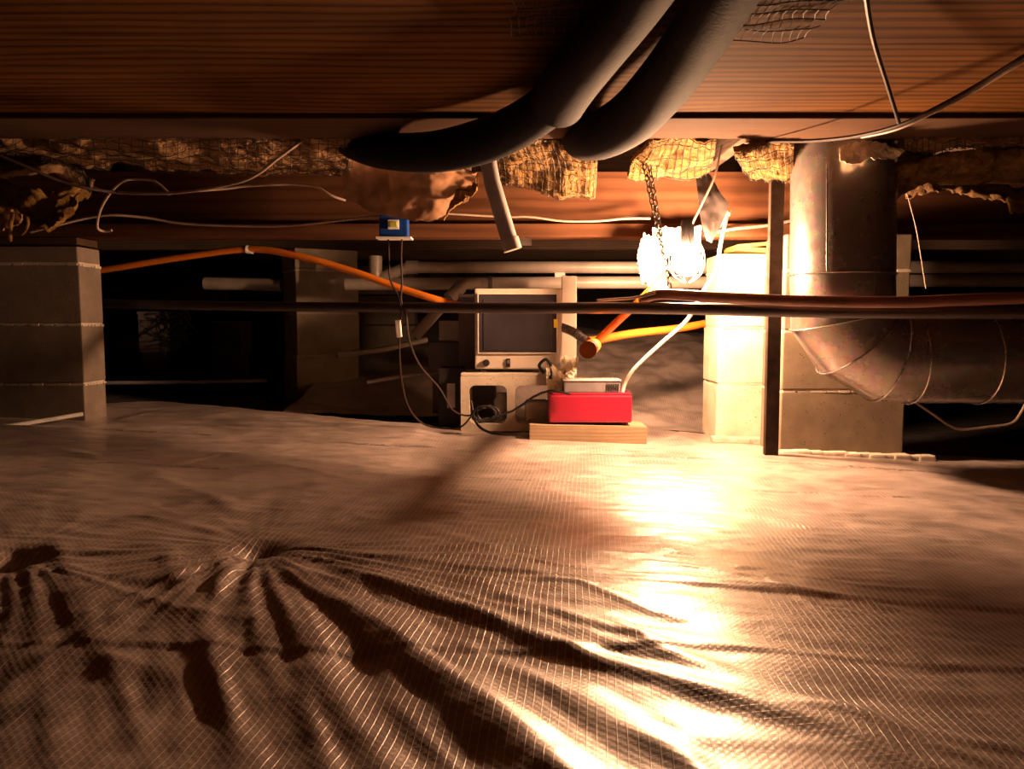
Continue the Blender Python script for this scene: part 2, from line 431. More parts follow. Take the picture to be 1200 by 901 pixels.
# second sheet rising to a bank behind the equipment
bu, bv = np.meshgrid(np.linspace(0, 1, 200), np.linspace(0, 1, 160))
bx = -.95+bu*2.2; by = 3.12+bv*2.9 + .1*np.sin(bu*7)
bz = floorz(bx, by)-.02+.37*np.clip((by-3.15)/1.3, 0, 1)**1.1*(.55+.45*np.clip((bx+.9)/1.4, 0, 1))+.045*fbm(bx*2.2, by*2.6, 51)+.012*fbm(bx*7, by*7, 52)
bank = grid_mesh('plastic_sheet', bx, by, bz, M['sheet'])
setp(bank, 'second crumpled plastic sheet rising over a bank behind the cream appliance', 'plastic sheet')
# hem roll at left pier base
o = MB().tube([at(-60, 512, 2.35), at(0, 501, 2.42), at(50, 493, 2.48), at(97, 485, 2.56)], .007, 8, smooth=5).build('sheet_hem', M['white'], smooth=True)
setp(o, 'pale rolled plastic edge on the ground at the foot of the left pier', 'plastic edging')

# ------------------------------------------------------------------ piers
def pier(name, x0, x1, y0, y1, zs, label, m, mm, rot=0, group=None, origin=None, split=None):
    cx, cy = (x0+x1)/2, (y0+y1)/2
    e = empty(name, (cx, cy, zs[0]), label, 'pier', group, rz=rot)
    wx, wy = x1-x0, y1-y0
    for i in range(len(zs)-1):
        a, b = zs[i]-zs[0], zs[i+1]-zs[0]
        j = .0045
        dx = random.uniform(-.003, .003); dy = random.uniform(-.002, .002)
        MB().box((dx, dy, (a+b)/2), (wx, wy, b-a-2*j), bev=.004).build('block', m, e)
    mo = MB()
    for i in range(1, len(zs)-1):
        z = zs[i]-zs[0]; mo.box((0, 0, z), (wx-.006, wy-.006, .012))
        # squeezed mortar lip
        for sx in (-1, 1):
            for k in range(7):
                mo.box((sx*(wx/2-.002), -wy/2+wy*(k+.5)/7, z-.004), (random.uniform(.003, .010), wy/7*random.uniform(.6, 1), random.uniform(.004, .009)))
        for k in range(9):
            mo.box((-wx/2+wx*(k+.5)/9, -wy/2+.002, z-.002), (wx/9*random.uniform(.6, 1.02), random.uniform(.004, .009), random.uniform(.004, .008)))
    mo.build('mortar_joint', mm, e, kind='stuff')
    return e
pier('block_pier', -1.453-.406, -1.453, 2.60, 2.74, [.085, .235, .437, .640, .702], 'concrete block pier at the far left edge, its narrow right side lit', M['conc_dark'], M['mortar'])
setp(MB().box((0, 0, 0), (.36, .13, .024), bev=.002).build('shim', M['ledger'], loc=(-1.64, 2.672, .716)), 'dark wooden shim board between the far left pier and the girder', 'shim')
PA = pier('block_pier', .738, .925, 2.75, 2.95, [.012, .222, .425, .628, .690], 'narrow concrete block pier glaring in the light right beside the lamp', M['conc_lit'], M['mortar'])
xb0, xb1 = at(917, 450, 2.47).x, at(1064, 400, 2.47).x
pier('block_pier', xb0, xb1, 2.47, 2.67, [-.005, .2235, .416, .609, .728], 'wide dim concrete block pier behind the metal duct elbow', M['conc_shaded'], M['mortar'])
c = at(349, 450, 3.65)
al = R(32); L1, L2 = .31, .22
ux, uy = math.cos(al), math.sin(al)
cx = c.x + ux*L1/2 - uy*L2/2; cy = 3.65 + uy*L1/2 + ux*L2/2
pier('block_pier', cx-L1/2, cx+L1/2, cy-L2/2, cy+L2/2, [.03, .282, .485, .690, .795], 'turned concrete block pier in the dim middle distance behind the orange tube', M['conc'], M['mortar'], rot=al)
cz = empty('block_pier', (-.86, 5.3, .0), 'small far block pier left of centre, nearly lost in the dark', 'pier')
for i in range(4): MB().box((0, 0, .12+.2*i), (.4, .2, .192), bev=.004).build('block', M['conc_dark'], cz)
# base mortar smear / footing
ft = MB()
for k in range(16):
    x = .735+.6*k/15; ft.box((x, 2.70 if x < .86 else 2.455, fz(x, 2.6)+.008), (.055, .03+random.uniform(0, .015), random.uniform(.018, .03)), bev=.006)
setp(ft.build('footing_mortar', M['mortar'], kind='stuff'), 'lumpy mortar ridge on the plastic at the foot of the right piers', 'mortar')

# ------------------------------------------------------------------ beams & joists
def wood_box(name, x0, x1, y0, y1, z0, z1, m, label=None, cat=None, kind=None, bev=.004, group=None):
    c = ((x0+x1)/2, (y0+y1)/2, (z0+z1)/2)
    return MB().box((0, 0, 0), (x1-x0, y1-y0, z1-z0), bev=bev).build(name, m, loc=c, label=label, cat=cat, kind=kind, group=group)
ZT = CAMZ+.50
Yb0 = onz(600, 133, ZT).y; Yb1 = onz(600, 163, ZT-.012).y
wood_box('timber_beam', -3.2, 3.2, -.9, Yb0-.001, ZT, ZT+.14, M['pine'], 'broad orange-grained pine timber overhead across the whole top of the view', 'beam')
lg = wood_box('ledger_board', -3.2, 3.2, Yb0, Yb1, ZT-.012, ZT+.10, M['ledger'], 'grey-brown board along the lower edge of the broad overhead timber', 'board')
# far girder on the piers: three plies
gd = empty('girder', (0, 2.69, .73), 'reddish brown girder resting on the block piers behind the lamp', 'beam')
for k in range(3):
    MB().box((0, -.055+.04*k+.02, .11+.002*k), (6.4, .038, .22), bev=.003).build('ply', M['beam'], gd)
MB().box((0, -.070, .022), (6.4, .022, .044), bev=.003).build('sill_strip', M['beam'], gd)
rg = empty('girder', (0, 3.88, .80), 'dark rear girder crossing behind the white pipes', 'beam')
for k in range(2):
    MB().box((0, -.02+.04*k, .1), (8, .038, .2), bev=.003).build('ply', M['dark_wood'], rg)
wood_box('girder', -4, 4, 5.25, 5.37, .86, 1.1, M['dark_wood'], 'farthest dark girder deep in the crawl space', 'beam')
jx = -3.0
while jx < 3.2:
    o = wood_box('floor_joist', jx-.019, jx+.019, 2.06, 8.95, .952, 1.145, M['dark_wood'], None, None, kind='structure'); jx += .4064

# ------------------------------------------------------------------ insulation and torn paper
def loft(name, rows, nu, nv, amp, freq, thick, m, label, cat, seed=0, parent=None, net=False, group=None, rag=0.0):
    """rows: list of polylines (same length) of world points; a crumpled sheet through them with thickness"""
    rows = [[Vector(p) for p in r] for r in rows]
    def line(r, n):
        Q, _ = catmull(r, [0]*len(r), 12); out = []
        for i in range(n):
            t = i/(n-1)*(len(Q)-1); k = min(int(t), len(Q)-2); out.append(Q[k].lerp(Q[k+1], t-k))
        return out
    L = [line(r, nu) for r in rows]
    G = [[None]*nu for _ in range(nv)]
    for i in range(nu):
        colp = [l[i] for l in L]
        if len(colp) > 2: Q, _ = catmull(colp, [0]*len(colp), 10)
        else: Q = colp
        for j in range(nv):
            t = j/(nv-1)*(len(Q)-1); k = min(int(t), len(Q)-2); G[j][i] = Q[k].lerp(Q[k+1], t-k)
    o0 = G[0][0].copy()
    top = []; bot = []
    for j in range(nv):
        for i in range(nu):
            p = G[j][i]
            a = G[j][min(i+1, nu-1)]-G[j][max(i-1, 0)]; b = G[min(j+1, nv-1)][i]-G[max(j-1, 0)][i]
            n = a.cross(b); n = n.normalized() if n.length > 1e-9 else Vector((0, -1, 0))
            q = p*freq+Vector((seed*3.1, seed*1.7, 0))
            d = noise.fractal(q, .9, 2.1, 4)*amp
            d += noise.fractal(q*3.7, .8, 2.1, 3)*amp*.25
            ed = 0.0
            if rag and (j == nv-1 or j == 0 or i == 0 or i == nu-1):
                ed = rag*noise.noise(p*90+Vector((seed, 0, 0)))
            pp = p+n*d+Vector((0, 0, ed))
            tt = thick*(.5+.5*min(1, 6*min(i/(nu-1), 1-i/(nu-1), j/(nv-1), 1-j/(nv-1))+.1))
            top.append(pp+n*tt*.5); bot.append(pp-n*tt*.5)
    N = nu*nv; mb = MB(); fs = []
    for j in range(nv-1):
        for i in range(nu-1):
            a = j*nu+i; fs.append((a, a+1, a+nu+1, a+nu)); fs.append((N+a, N+a+nu, N+a+nu+1, N+a+1))
    for i in range(nu-1):
        fs.append((i, N+i, N+i+1, i+1)); a = (nv-1)*nu+i; fs.append((a, a+1, N+a+1, N+a))
    for j in range(nv-1):
        a = j*nu; fs.append((a, a+nu, N+a+nu, N+a)); a = j*nu+nu-1; fs.append((a, N+a, N+a+nu, a+nu))
    mb.add(top+bot, fs)
    mb.v = [Vector(v)-o0 for v in mb.v] if parent is None else mb.v
    ob = mb.build(name, m, parent, smooth=True, loc=tuple(o0) if parent is None else None, label=label, cat=cat, group=group)
    if net:
        cam_side = top if sum((Vector((0, 0, .45))-p).length for p in top[::7]) < sum((Vector((0, 0, .45))-p).length for p in bot[::7]) else bot
        other = bot if cam_side is top else top
        nb = MB(); st = net if isinstance(net, int) and net > 1 else 4
        def off(k): return cam_side[k]+(cam_side[k]-other[k]).normalized()*.005
        for j in range(0, nv, st): nb.tube([off(j*nu+i) for i in range(0, nu, 1)], .0011, 4, cap=False)
        for i in range(0, nu, st): nb.tube([off(j*nu+i) for j in range(0, nv, 1)], .0011, 4, cap=False)
        nb.v = [Vector(p)-o0 for p in nb.v]
        n = nb.build('netting', M['net'], ob, kind='stuff')
    return ob
A = at
def batt(rows, label, nu=90, nv=34, m='ins', amp=.022, seed=0, net=4, thick=.03, group=None):
    return loft('insulation_batt', rows, nu, nv, amp, 9, thick, M[m], label, 'insulation', seed, net=net, rag=.006, group=group)
# left long batt
batt([[A(-60, 152, 2.12), A(100, 150, 2.12), A(230, 152, 2.12), A(330, 155, 2.12), A(420, 158, 2.12)],
      [A(-60, 175, 2.25), A(100, 172, 2.25), A(230, 178, 2.25), A(330, 182, 2.25), A(415, 180, 2.25)],
      [A(-60, 186, 2.5), A(100, 188, 2.5), A(230, 196, 2.5), A(330, 200, 2.5), A(405, 205, 2.5)]],
     'long netted fibreglass batt sagging under the timber at the upper left', 150, 34, 'ins_muted', seed=1)
# lower left torn batt: two hanging lobes
batt([[A(-40, 165, 2.15), A(0, 178, 2.2), A(45, 190, 2.2), A(85, 200, 2.2), A(112, 212, 2.2)],
      [A(-40, 185, 2.1), A(0, 205, 2.15), A(45, 200, 2.12), A(75, 205, 2.15), A(105, 225, 2.2)]],
     'pinkish netted insulation flap hanging above the left pier', 50, 20, 'ins_muted', seed=2, net=3)
loft('insulation_scrap', [[A(-20, 205, 2.4), A(10, 212, 2.35), A(40, 225, 2.3), A(62, 232, 2.3), A(85, 215, 2.35), A(100, 218, 2.4)],
      [A(-20, 240, 2.35), A(10, 243, 2.3), A(35, 255, 2.25), A(52, 268, 2.22), A(76, 254, 2.25), A(84, 232, 2.3)]],
     48, 22, .02, 10, .02, M['ins'], 'torn yellow wool scrap drooping onto the left pier top', 'insulation', 4, rag=.012)
loft('insulation_scrap', [[A(-30, 244, 2.42), A(5, 240, 2.42), A(25, 243, 2.42)], [A(-30, 272, 2.4), A(0, 270, 2.4), A(22, 262, 2.4)]],
     20, 12, .012, 12, .012, M['kraft'], 'dim brown insulation scrap at the far left edge of the view', 'insulation', 5, rag=.01)
loft('insulation_scrap', [[A(70, 205, 2.45), A(88, 208, 2.42), A(108, 214, 2.45)], [A(68, 228, 2.43), A(88, 236, 2.4), A(106, 230, 2.43)]],
     20, 12, .008, 14, .01, M['ins'], 'short yellow insulation stub beside the dark gap above the left pier', 'insulation', 8, rag=.008)
# kraft paper sag in the middle
loft('kraft_paper', [[A(395, 160, 2.16), A(450, 175, 2.2), A(510, 190, 2.22), A(560, 195, 2.22)],
      [A(400, 195, 2.35), A(450, 205, 2.34), A(510, 210, 2.34), A(555, 212, 2.34)],
      [A(404, 234, 2.42), A(445, 250, 2.42), A(505, 256, 2.42), A(548, 235, 2.42)]],
     60, 30, .02, 6, .004, M['kraft'], 'brown kraft paper facing sagging beneath the black hoses', 'paper', 11, rag=.006)
loft('insulation_wisp', [[A(535, 222, 2.38), A(550, 215, 2.38), A(560, 212, 2.38)], [A(521, 258, 2.36), A(536, 240, 2.36), A(558, 224, 2.36)]],
     24, 14, .012, 25, .004, M['ins'], 'frayed pale wisp of wool beside the capped grey stub pipe', 'insulation', 13, rag=.02)
# middle bright batt
batt([[A(575, 168, 2.18), A(610, 160, 2.18), A(650, 162, 2.2), A(700, 172, 2.2)],
      [A(580, 190, 2.28), A(620, 188, 2.28), A(660, 190, 2.28), A(700, 192, 2.28)],
      [A(584, 212, 2.42), A(620, 218, 2.42), A(660, 222, 2.42), A(698, 226, 2.42)]],
     'bright netted fibreglass batt between the two black hoses', 70, 34, 'ins', seed=21)
batt([[A(765, 160, 2.12), A(800, 158, 2.12), A(840, 160, 2.12)],
      [A(745, 185, 2.3), A(790, 190, 2.3), A(835, 185, 2.3)],
      [A(735, 205, 2.5), A(790, 205, 2.5), A(830, 198, 2.5)]],
     'netted fibreglass batt directly above the lamp', 50, 26, 'ins', seed=22)
batt([[A(858, 168, 2.12), A(890, 165, 2.12), A(930, 170, 2.12)],
      [A(868, 190, 2.25), A(895, 186, 2.25), A(930, 186, 2.25)],
      [A(880, 205, 2.42), A(905, 210, 2.42), A(930, 212, 2.42)]],
     'glowing yellow fibreglass batt between lamp and metal duct', 44, 26, 'ins', seed=23)
loft('plastic_scrap', [[A(984, 172, 2.1), A(1000, 168, 2.1), A(1030, 168, 2.1), A(1060, 176, 2.1)], [A(984, 190, 2.08), A(1002, 192, 2.08), A(1020, 186, 2.08), A(1050, 186, 2.1)]],
     40, 14, .012, 20, .003, M['foil'], 'crinkled plastic scrap across the top of the metal duct', 'plastic scrap', 25, rag=.006)
batt([[A(1046, 190, 2.2), A(1090, 182, 2.2), A(1140, 176, 2.2), A(1240, 168, 2.2)],
      [A(1046, 205, 2.25), A(1090, 198, 2.22), A(1140, 192, 2.22), A(1240, 188, 2.22)],
      [A(1047, 230, 2.4), A(1080, 212, 2.4), A(1140, 214, 2.4), A(1240, 210, 2.4)]],
     'ragged yellow fibreglass batt right of the metal duct', 80, 26, 'ins', seed=26, net=0)
loft('insulation_scrap', [[A(1060, 215, 2.5), A(1110, 208, 2.5), A(1150, 215, 2.5), A(1240, 225, 2.5)], [A(1062, 232, 2.48), A(1110, 224, 2.48), A(1160, 235, 2.48), A(1240, 248, 2.46)]],
     50, 14, .014, 12, .012, M['ins_muted'], 'dim torn insulation strip under the ragged batt at right', 'insulation', 27, rag=.012)
loft('insulation_scrap', [[A(1180, 232, 2.4), A(1200, 230, 2.4), A(1230, 232, 2.4)], [A(1184, 250, 2.38), A(1200, 246, 2.38), A(1230, 244, 2.38)]],
     16, 10, .01, 16, .016, M['ins'], 'small bright wool tuft at the right edge', 'insulation', 28, rag=.01)
batt([[A(1060, 160, 2.1), A(1130, 158, 2.1), A(1240, 160, 2.1)], [A(1060, 172, 2.3), A(1130, 170, 2.3), A(1240, 172, 2.3)]],
     'dark netted batt tucked behind the ledger at the upper right', 60, 16, 'ins_muted', seed=29, net=3)
# loose netting tacked under the timber
def netting(px0, px1, py0, py1, z, nxn, nyn, label):
    mb = MB(); a = onz(px0, py1, z); b = onz(px1, py1, z); c = onz((px0+px1)/2, py0, z)
    x0, x1, y0, y1 = a.x*.8, b.x*.8, c.y, a.y
    def P(u, v): 
        x = x0+(x1-x0)*u; y = y0+(y1-y0)*v
        return Vector((x+.015*noise.noise(Vector((u*5, v*5, 1))), y+.012*noise.noise(Vector((u*4, v*4, 7)))-.02*math.sin(u*6), z-.012+.008*noise.noise(Vector((u*6, v*6, 3)))))
    for i in range(nxn+1): mb.tube([P(i/nxn, k/12) for k in range(13)], .0010, 4, cap=False)
    for j in range(nyn+1): mb.tube([P(k/40, j/nyn) for k in range(41)], .0010, 4, cap=False)
    setp(mb.build('netting', M['net']), label, 'netting', kind='stuff')
netting(600, 1030, -40, 34, ZT, 34, 6, 'black plastic netting tacked up under the broad timber')

# ------------------------------------------------------------------ the two black hoses
h1 = empty('insulated_hose', at(650, 120, 1.25), 'left black foam-sleeved hose, jointed and bending left under the timber', 'hose')
up = [at(790, -60, .90), at(748, 0, 1.06), at(703, 55, 1.25), at(672, 92, 1.43), at(655, 116, 1.56)]
MB().tube(rel(h1, up), [.033, .038, .044, .051, .056], 28, smooth=6).build('upper_sleeve', M['foam'], h1, smooth=True)
lo = [at(672, 95, 1.50), at(645, 122, 1.62), at(602, 150, 1.77), at(558, 168, 1.88), at(508, 178, 1.96), at(462, 178, 2.06), at(428, 172, 2.16), at(402, 158, 2.20), at(388, 138, 2.22)]
MB().tube(rel(h1, lo), [.034, .044, .049, .052, .050, .048, .047, .046, .046], 28, smooth=6).build('lower_sleeve', M['foam'], h1, smooth=True)
h2 = empty('insulated_hose', at(740, 130, 1.4), 'right black foam-sleeved hose, unbroken and curving down past the lamp chain', 'hose')
p2 = [at(885, -60, .90), at(847, 0, 1.05), at(812, 52, 1.23), at(776, 100, 1.44), at(742, 136, 1.62), at(714, 154, 1.76), at(696, 162, 1.9), at(680, 164, 2.12), at(674, 150, 2.2)]
MB().tube(rel(h2, p2), [.036, .041, .047, .052, .055, .055, .052, .048, .046], 28, smooth=6).build('sleeve', M['foam'], h2, smooth=True)

# capped grey stub
st = empty('stub_pipe', at(585, 240, 2.2), 'capped grey stub pipe hanging from under the left black hose', 'pipe')
MB().tube(rel(st, [at(570, 180, 2.2), at(577, 215, 2.2), at(598, 285, 2.2)]), .0235, 24).build('pipe', M['pvc_grey'], st, smooth=True)
a, b = at(597, 280, 2.2), at(601, 293, 2.2)
MB().tube(rel(st, [a, b]), .0265, 24).build('end_cap', M['pvc'], st, smooth=True)
MB().box(Vector(at(613, 283, 2.28))-st.location, (.05, .004, .022)).build('strap', M['lightgrey'], st)

# ------------------------------------------------------------------ lamp
LP = at(805, 306, 2.40)
lamp = empty('work_lamp', LP, 'glaring bare work lamp hanging on a chain beside the brightly lit narrow pier', 'lamp')
def Ms(r, sz=1.0, seg=32):
    return [(max(1e-4, r*math.sin(math.pi*i/16)), -r*math.cos(math.pi*i/16)*sz) for i in range(17)]
MB().lathe(Ms(.043, 1.1), 40).build('bulb', M['bulb'], lamp, smooth=True)
MB().lathe([(.001, .125), (.018, .125), (.021, .112), (.021, .060), (.016, .044), (.001, .044)], 24).build('socket', M['black'], lamp, smooth=True)
cg = MB()
for k in range(8):
    th = 2*math.pi*k/8
    cg.tube([Vector((math.cos(th)*r, math.sin(th)*r, z)) for r, z in ((.022, .075), (.046, .045), (.056, 0), (.044, -.042), (.012, -.066))], .0011, 6, smooth=4)
for r, z in ((.056, 0), (.044, -.042)):
    cg.tube([Vector((math.cos(t*math.pi/12)*r, math.sin(t*math.pi/12)*r, z)) for t in range(25)], .0011, 6, cap=False)
cg.build('wire_guard', M['steel'], lamp, smooth=True)
# pale crumpled paper by the bulb; the bridging piece is added to widen the glow
loft('paper_scrap', [[A(754, 276, 2.52), A(762, 277, 2.52), A(782, 275, 2.53)],
      [A(747, 300, 2.50), A(760, 304, 2.50), A(780, 306, 2.52)],
      [A(752, 330, 2.47), A(766, 340, 2.47), A(780, 346, 2.48)]],
     20, 36, .014, 18, .003, M['foil'], 'crumpled pale paper hanging along the left side of the glaring lamp', 'paper', 31, rag=.02)
loft('paper_scrap', [[A(764, 268, 2.55), A(795, 266, 2.56), A(822, 266, 2.55)],
      [A(766, 300, 2.56), A(795, 300, 2.57), A(820, 300, 2.56)]],
     30, 20, .010, 18, .003, M['foil'], 'crumpled pale paper added behind the lamp top to fill out its glow', 'paper', 36, rag=.01)
loft('paper_scrap', [[A(840, 262, 2.52), A(848, 252, 2.5), A(857, 246, 2.5)], [A(829, 278, 2.5), A(842, 270, 2.5), A(852, 258, 2.5)]],
     16, 12, .01, 25, .003, M['foil'], 'small crinkled pale scrap up and right of the lamp', 'paper', 33, rag=.01)
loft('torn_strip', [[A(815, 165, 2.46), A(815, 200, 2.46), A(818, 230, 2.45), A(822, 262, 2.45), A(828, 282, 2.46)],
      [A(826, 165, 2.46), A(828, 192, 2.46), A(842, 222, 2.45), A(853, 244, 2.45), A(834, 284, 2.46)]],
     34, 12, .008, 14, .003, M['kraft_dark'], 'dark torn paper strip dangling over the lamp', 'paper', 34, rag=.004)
# chains
chE = empty('hanging_chain', at(752, 165, 2.33), 'thin double steel chain hanging down to the lamp', 'chain')
def chain(segs):
    ch = MB()
    for a, b in segs:
        a, b = Vector(a), Vector(b); n = int((b-a).length/.017); d = (b-a).normalized()
        s1 = d.orthogonal().normalized(); s2 = d.cross(s1)
        for i in range(n):
            c = a.lerp(b, (i+.5)/n) - chE.location; q = s1 if i % 2 else s2
            ch.tube([c+d*.0115*math.cos(t*math.pi/4)+q*.0065*math.sin(t*math.pi/4) for t in range(9)], .0021, 5, cap=False)
    ch.build('chain_strand', M['steel'], chE, smooth=True, kind='stuff')
chain([(at(749, 165, 2.33), at(777, 300, 2.33))])
chain([(at(756, 165, 2.31), at(786, 345, 2.31))])
setp(MB().tube([at(845, 170, 2.3), at(838, 205, 2.32), at(822, 240, 2.36), at(806, 272, 2.4), LP+Vector((.006, 0, .115))], .0035, 8, smooth=6).build('lamp_cord', M['wire'], smooth=True), 'thin pale cord running down to the lamp socket', 'cord')
# stake
sk = MB(); a, b = at(911, 183, 2.384), at(903, 536, 2.384)
d = (b-a); c = (a+b)/2
rot = Matrix.Rotation(math.atan2(d.x, -d.z), 3, 'Y'); rot = Matrix.Rotation(-math.atan2(d.x, -d.z), 3, 'Y')
sk.box((0, 0, 0), (.042, .022, d.length), rot=rot, bev=.002)
setp(sk.build('wooden_stake', M['stake'], loc=c), 'upright dark wooden stake standing in front of the two right piers', 'stake')
sh = MB().box((0, 0, 0), (.12, .16, .016), rot=Matrix.Rotation(R(4), 3, 'Y'), bev=.001).box((.02, 0, .018), (.15, .16, .012), rot=Matrix.Rotation(R(-5), 3, 'Y'), bev=.001)
setp(sh.build('shim', M['shim'], loc=(.86, 2.85, .703)), 'yellow wooden shims packed on top of the glaring narrow pier', 'shim')

# ------------------------------------------------------------------ duct
du = empty('metal_duct', at(986, 300, 2.27), 'large galvanised round duct coming down and elbowing to the right', 'duct')
Yc = 2.27; rd = .143
def ring(po, pi_, seg=56, dr=0.0):
    o_, i_ = at(*po, Yc), at(*pi_, Yc); c = (o_+i_)/2; a = (o_-i_)/2; a = a*(1+dr/a.length)
    return [c + a*math.cos(2*math.pi*k/seg) + Vector((0, -1, 0))*(rd+dr)*math.sin(2*math.pi*k/seg) for k in range(seg)]
def skin(rings, name, m='galv', cap=False):
    mb = MB(); seg = len(rings[0]); vs = [Vector(p)-du.location for r in rings for p in r]
    fs = [(i*seg+k, i*seg+(k+1) % seg, (i+1)*seg+(k+1) % seg, (i+1)*seg+k) for i in range(len(rings)-1) for k in range(seg)]
    mb.add(vs, fs); return mb.build(name, M[m], du, smooth=True)
r0 = ring((930, 130), (1045, 130)); r1 = ring((929, 322), (1044, 322)); r2 = ring((930, 387), (1044, 360))
r3 = ring((963, 437), (1047, 360)); r4 = ring((1020, 469), (1050, 360)); r5 = ring((1061, 472), (1060, 360)); r6 = ring((1420, 473), (1420, 360))
skin([r0, ring((929.5, 226), (1044.5, 226)), r1], 'vertical_pipe'); skin([r1, r2], 'elbow_gore'); skin([r2, r3], 'elbow_gore'); skin([r3, r4], 'elbow_gore'); skin([r4, r5], 'elbow_gore')
skin([r5, ring((1240, 472.5), (1240, 360)), r6], 'horizontal_pipe')
def seam(po, pi_):
    a = ring(po, pi_, 56, .003)
    mb = MB(); mb.tube([Vector(p)-du.location for p in a+[a[0]]], .0025, 6, cap=False); mb.build('seam', M['galv'], du, smooth=True)
for q in (((929, 322), (1044, 322)), ((930, 387), (1044, 360)), ((963, 437), (1047, 360)), ((1020, 469), (1050, 360)), ((1061, 472), (1060, 360)), ((1142, 472), (1142, 360))): seam(*q)
MB().tube([Vector(at(969, y, Yc-.1405)) - du.location for y in (190, 250, 318)], .002, 6).build('lock_seam', M['galv'], du)

# ------------------------------------------------------------------ long pipes across
def pipe(pts, r, m, name, label, cat='pipe', seg=16, smooth=6, group=None):
    return setp(MB().tube(pts, r, seg, smooth=smooth).build(name, M[m], smooth=True), label, cat, group)
pipe([at(60, 352, 2.86), at(130, 356, 2.84), at(300, 359, 2.7), at(450, 360, 2.5), at(600, 361, 2.35), at(760, 361, 2.2), at(900, 364, 2.08), at(1060, 366, 2.02), at(1320, 366, 1.95)], .0165, 'blackpipe', 'poly_pipe',
     'long black plastic pipe strung level across the whole view')
pipe([at(752, 352, 2.25), at(775, 345, 2.20), at(850, 349, 2.10), at(950, 353, 2.02), at(1060, 354, 1.97), at(1140, 351, 1.94), at(1320, 345, 1.88)], .015, 'brownpipe', 'poly_pipe',
     'reddish brown pipe lying along the black pipe in the right half')
pipe([at(700, 352, 2.30), at(742, 349, 2.24), at(768, 343, 2.19)], .004, 'wire', 'thin_cable', 'thin pale cable joining the pipes just left of the lamp', 'cable', 8)

# orange tubes
ot = empty('orange_tube', at(300, 292, 3.0), 'orange plastic tube arching in front of the dim turned pier', 'tube')
MB().tube(rel(ot, [at(95, 320, 3.1), at(140, 313, 3.08), at(215, 301, 3.05), at(290, 292, 3.0), at(345, 299, 2.95), at(410, 317, 2.9), at(470, 338, 2.85), at(530, 356, 2.82), at(600, 372, 2.95), at(660, 380, 3.0)]), .0135, 14, smooth=8).build('tube', M['orange'], ot, smooth=True)
MB().tube(rel(ot, [at(289, 292, 3.0), at(297, 293, 3.0)]), .0155, 14).build('white_clip', M['white'], ot)
MB().tube(rel(ot, [at(338, 297, 2.96), at(347, 299.5, 2.95)]), .0148, 14).build('red_band', M['red'], ot)
of = empty('orange_tube', at(690, 408, 2.5), 'orange elbow fitting and tube right of the cream appliance', 'tube')
MB().tube(rel(of, [at(697, 404, 2.62), at(689, 410, 1.95)]), .0225, 18).build('stub', M['orange'], of, smooth=True)
MB().tube(rel(of, [at(693, 406, 2.55), at(720, 380, 2.52), at(752, 350, 2.46), at(780, 322, 2.5)]), .0125, 14, smooth=4).build('rising_tube', M['orange'], of, smooth=True)
MB().tube(rel(of, [at(690, 400, 2.6), at(740, 391, 2.75), at(800, 384, 2.95), at(860, 372, 3.1)]), .0145, 14, smooth=4).build('rear_tube', M['orange'], of, smooth=True)
hs = [at(650, 381, 2.80), at(660, 384, 2.76), at(672, 389, 2.7), at(682, 396, 2.66), at(692, 403, 2.62)]
Q, _ = catmull([Vector(p) for p in hs], [0]*5, 7)
MB().tube(rel(of, Q), [.0165 if i % 2 else .0135 for i in range(len(Q))], 14).build('ribbed_coupling', M['corr'], of, smooth=True)

# white drain pipes behind
PV = 3.35
a = empty('drain_pipe', at(600, 313, PV), 'upper white drain pipe running level behind the appliance', 'pipe')
MB().tube(rel(a, [at(448, 326, PV), at(462, 319, PV), at(478, 313, PV), at(600, 313, PV), at(905, 314, PV)]), .0255, 18).build('pipe', M['pvc'], a, smooth=True)
MB().tube(rel(a, [at(440, 300, PV), at(440, 330, PV)]), .029, 18).build('tee', M['pvc'], a, smooth=True)
MB().tube(rel(a, [at(476, 313, PV), at(490, 313, PV)]), .0295, 18).build('coupling', M['pvc'], a, smooth=True)
b = empty('drain_pipe', at(600, 331, PV), 'lower white drain pipe just above the cream appliance', 'pipe')
MB().tube(rel(b, [at(405, 333, PV), at(700, 331, PV), at(905, 331, PV)]), .0265, 18).build('pipe', M['pvc'], b, smooth=True)
MB().tube(rel(b, [at(572, 331, PV), at(577, 331, PV)]), .030, 18).build('strap', M['greysteel'], b)
MB().tube(rel(b, [at(650, 322, PV), at(662, 322, PV)]), .016, 12).build('clip', M['white'], b)
c = empty('drain_pipe', at(515, 362, 3.2), 'slanting white drain pipe dropping down left of the appliance', 'pipe')
MB().tube(rel(c, [at(560, 331, 3.30), at(545, 332, 3.26), at(532, 343, 3.22), at(486, 394, 3.2)]), .0235, 18).build('pipe', M['pvc'], c, smooth=True)
MB().tube(rel(c, [at(540, 336, 3.24), at(526, 350, 3.21)]), .028, 18).build('elbow', M['pvc'], c, smooth=True)
for yy, lb in ((313, 'upper of two white pipes at right behind the duct'), (329, 'lower of two white pipes at right behind the duct')):
    pipe([at(1030, yy, PV-.05), at(1150, yy, PV-.05), at(1400, yy-1, PV-.05)], .026, 'pvc', 'drain_pipe', lb, 'pipe', smooth=0)
pipe([at(240, 332, 3.80), at(290, 333, 3.80), at(330, 334, 3.80)], .031, 'pvc', 'drain_pipe', 'short dim grey pipe piece left of the turned pier', 'pipe', smooth=0)
pipe([at(90, 449, 3.55), at(200, 448, 3.55), at(312, 446, 3.55)], .009, 'pvc_grey', 'thin_pipe', 'thin pale pipe lying on the dark ground at left', 'pipe', smooth=0)
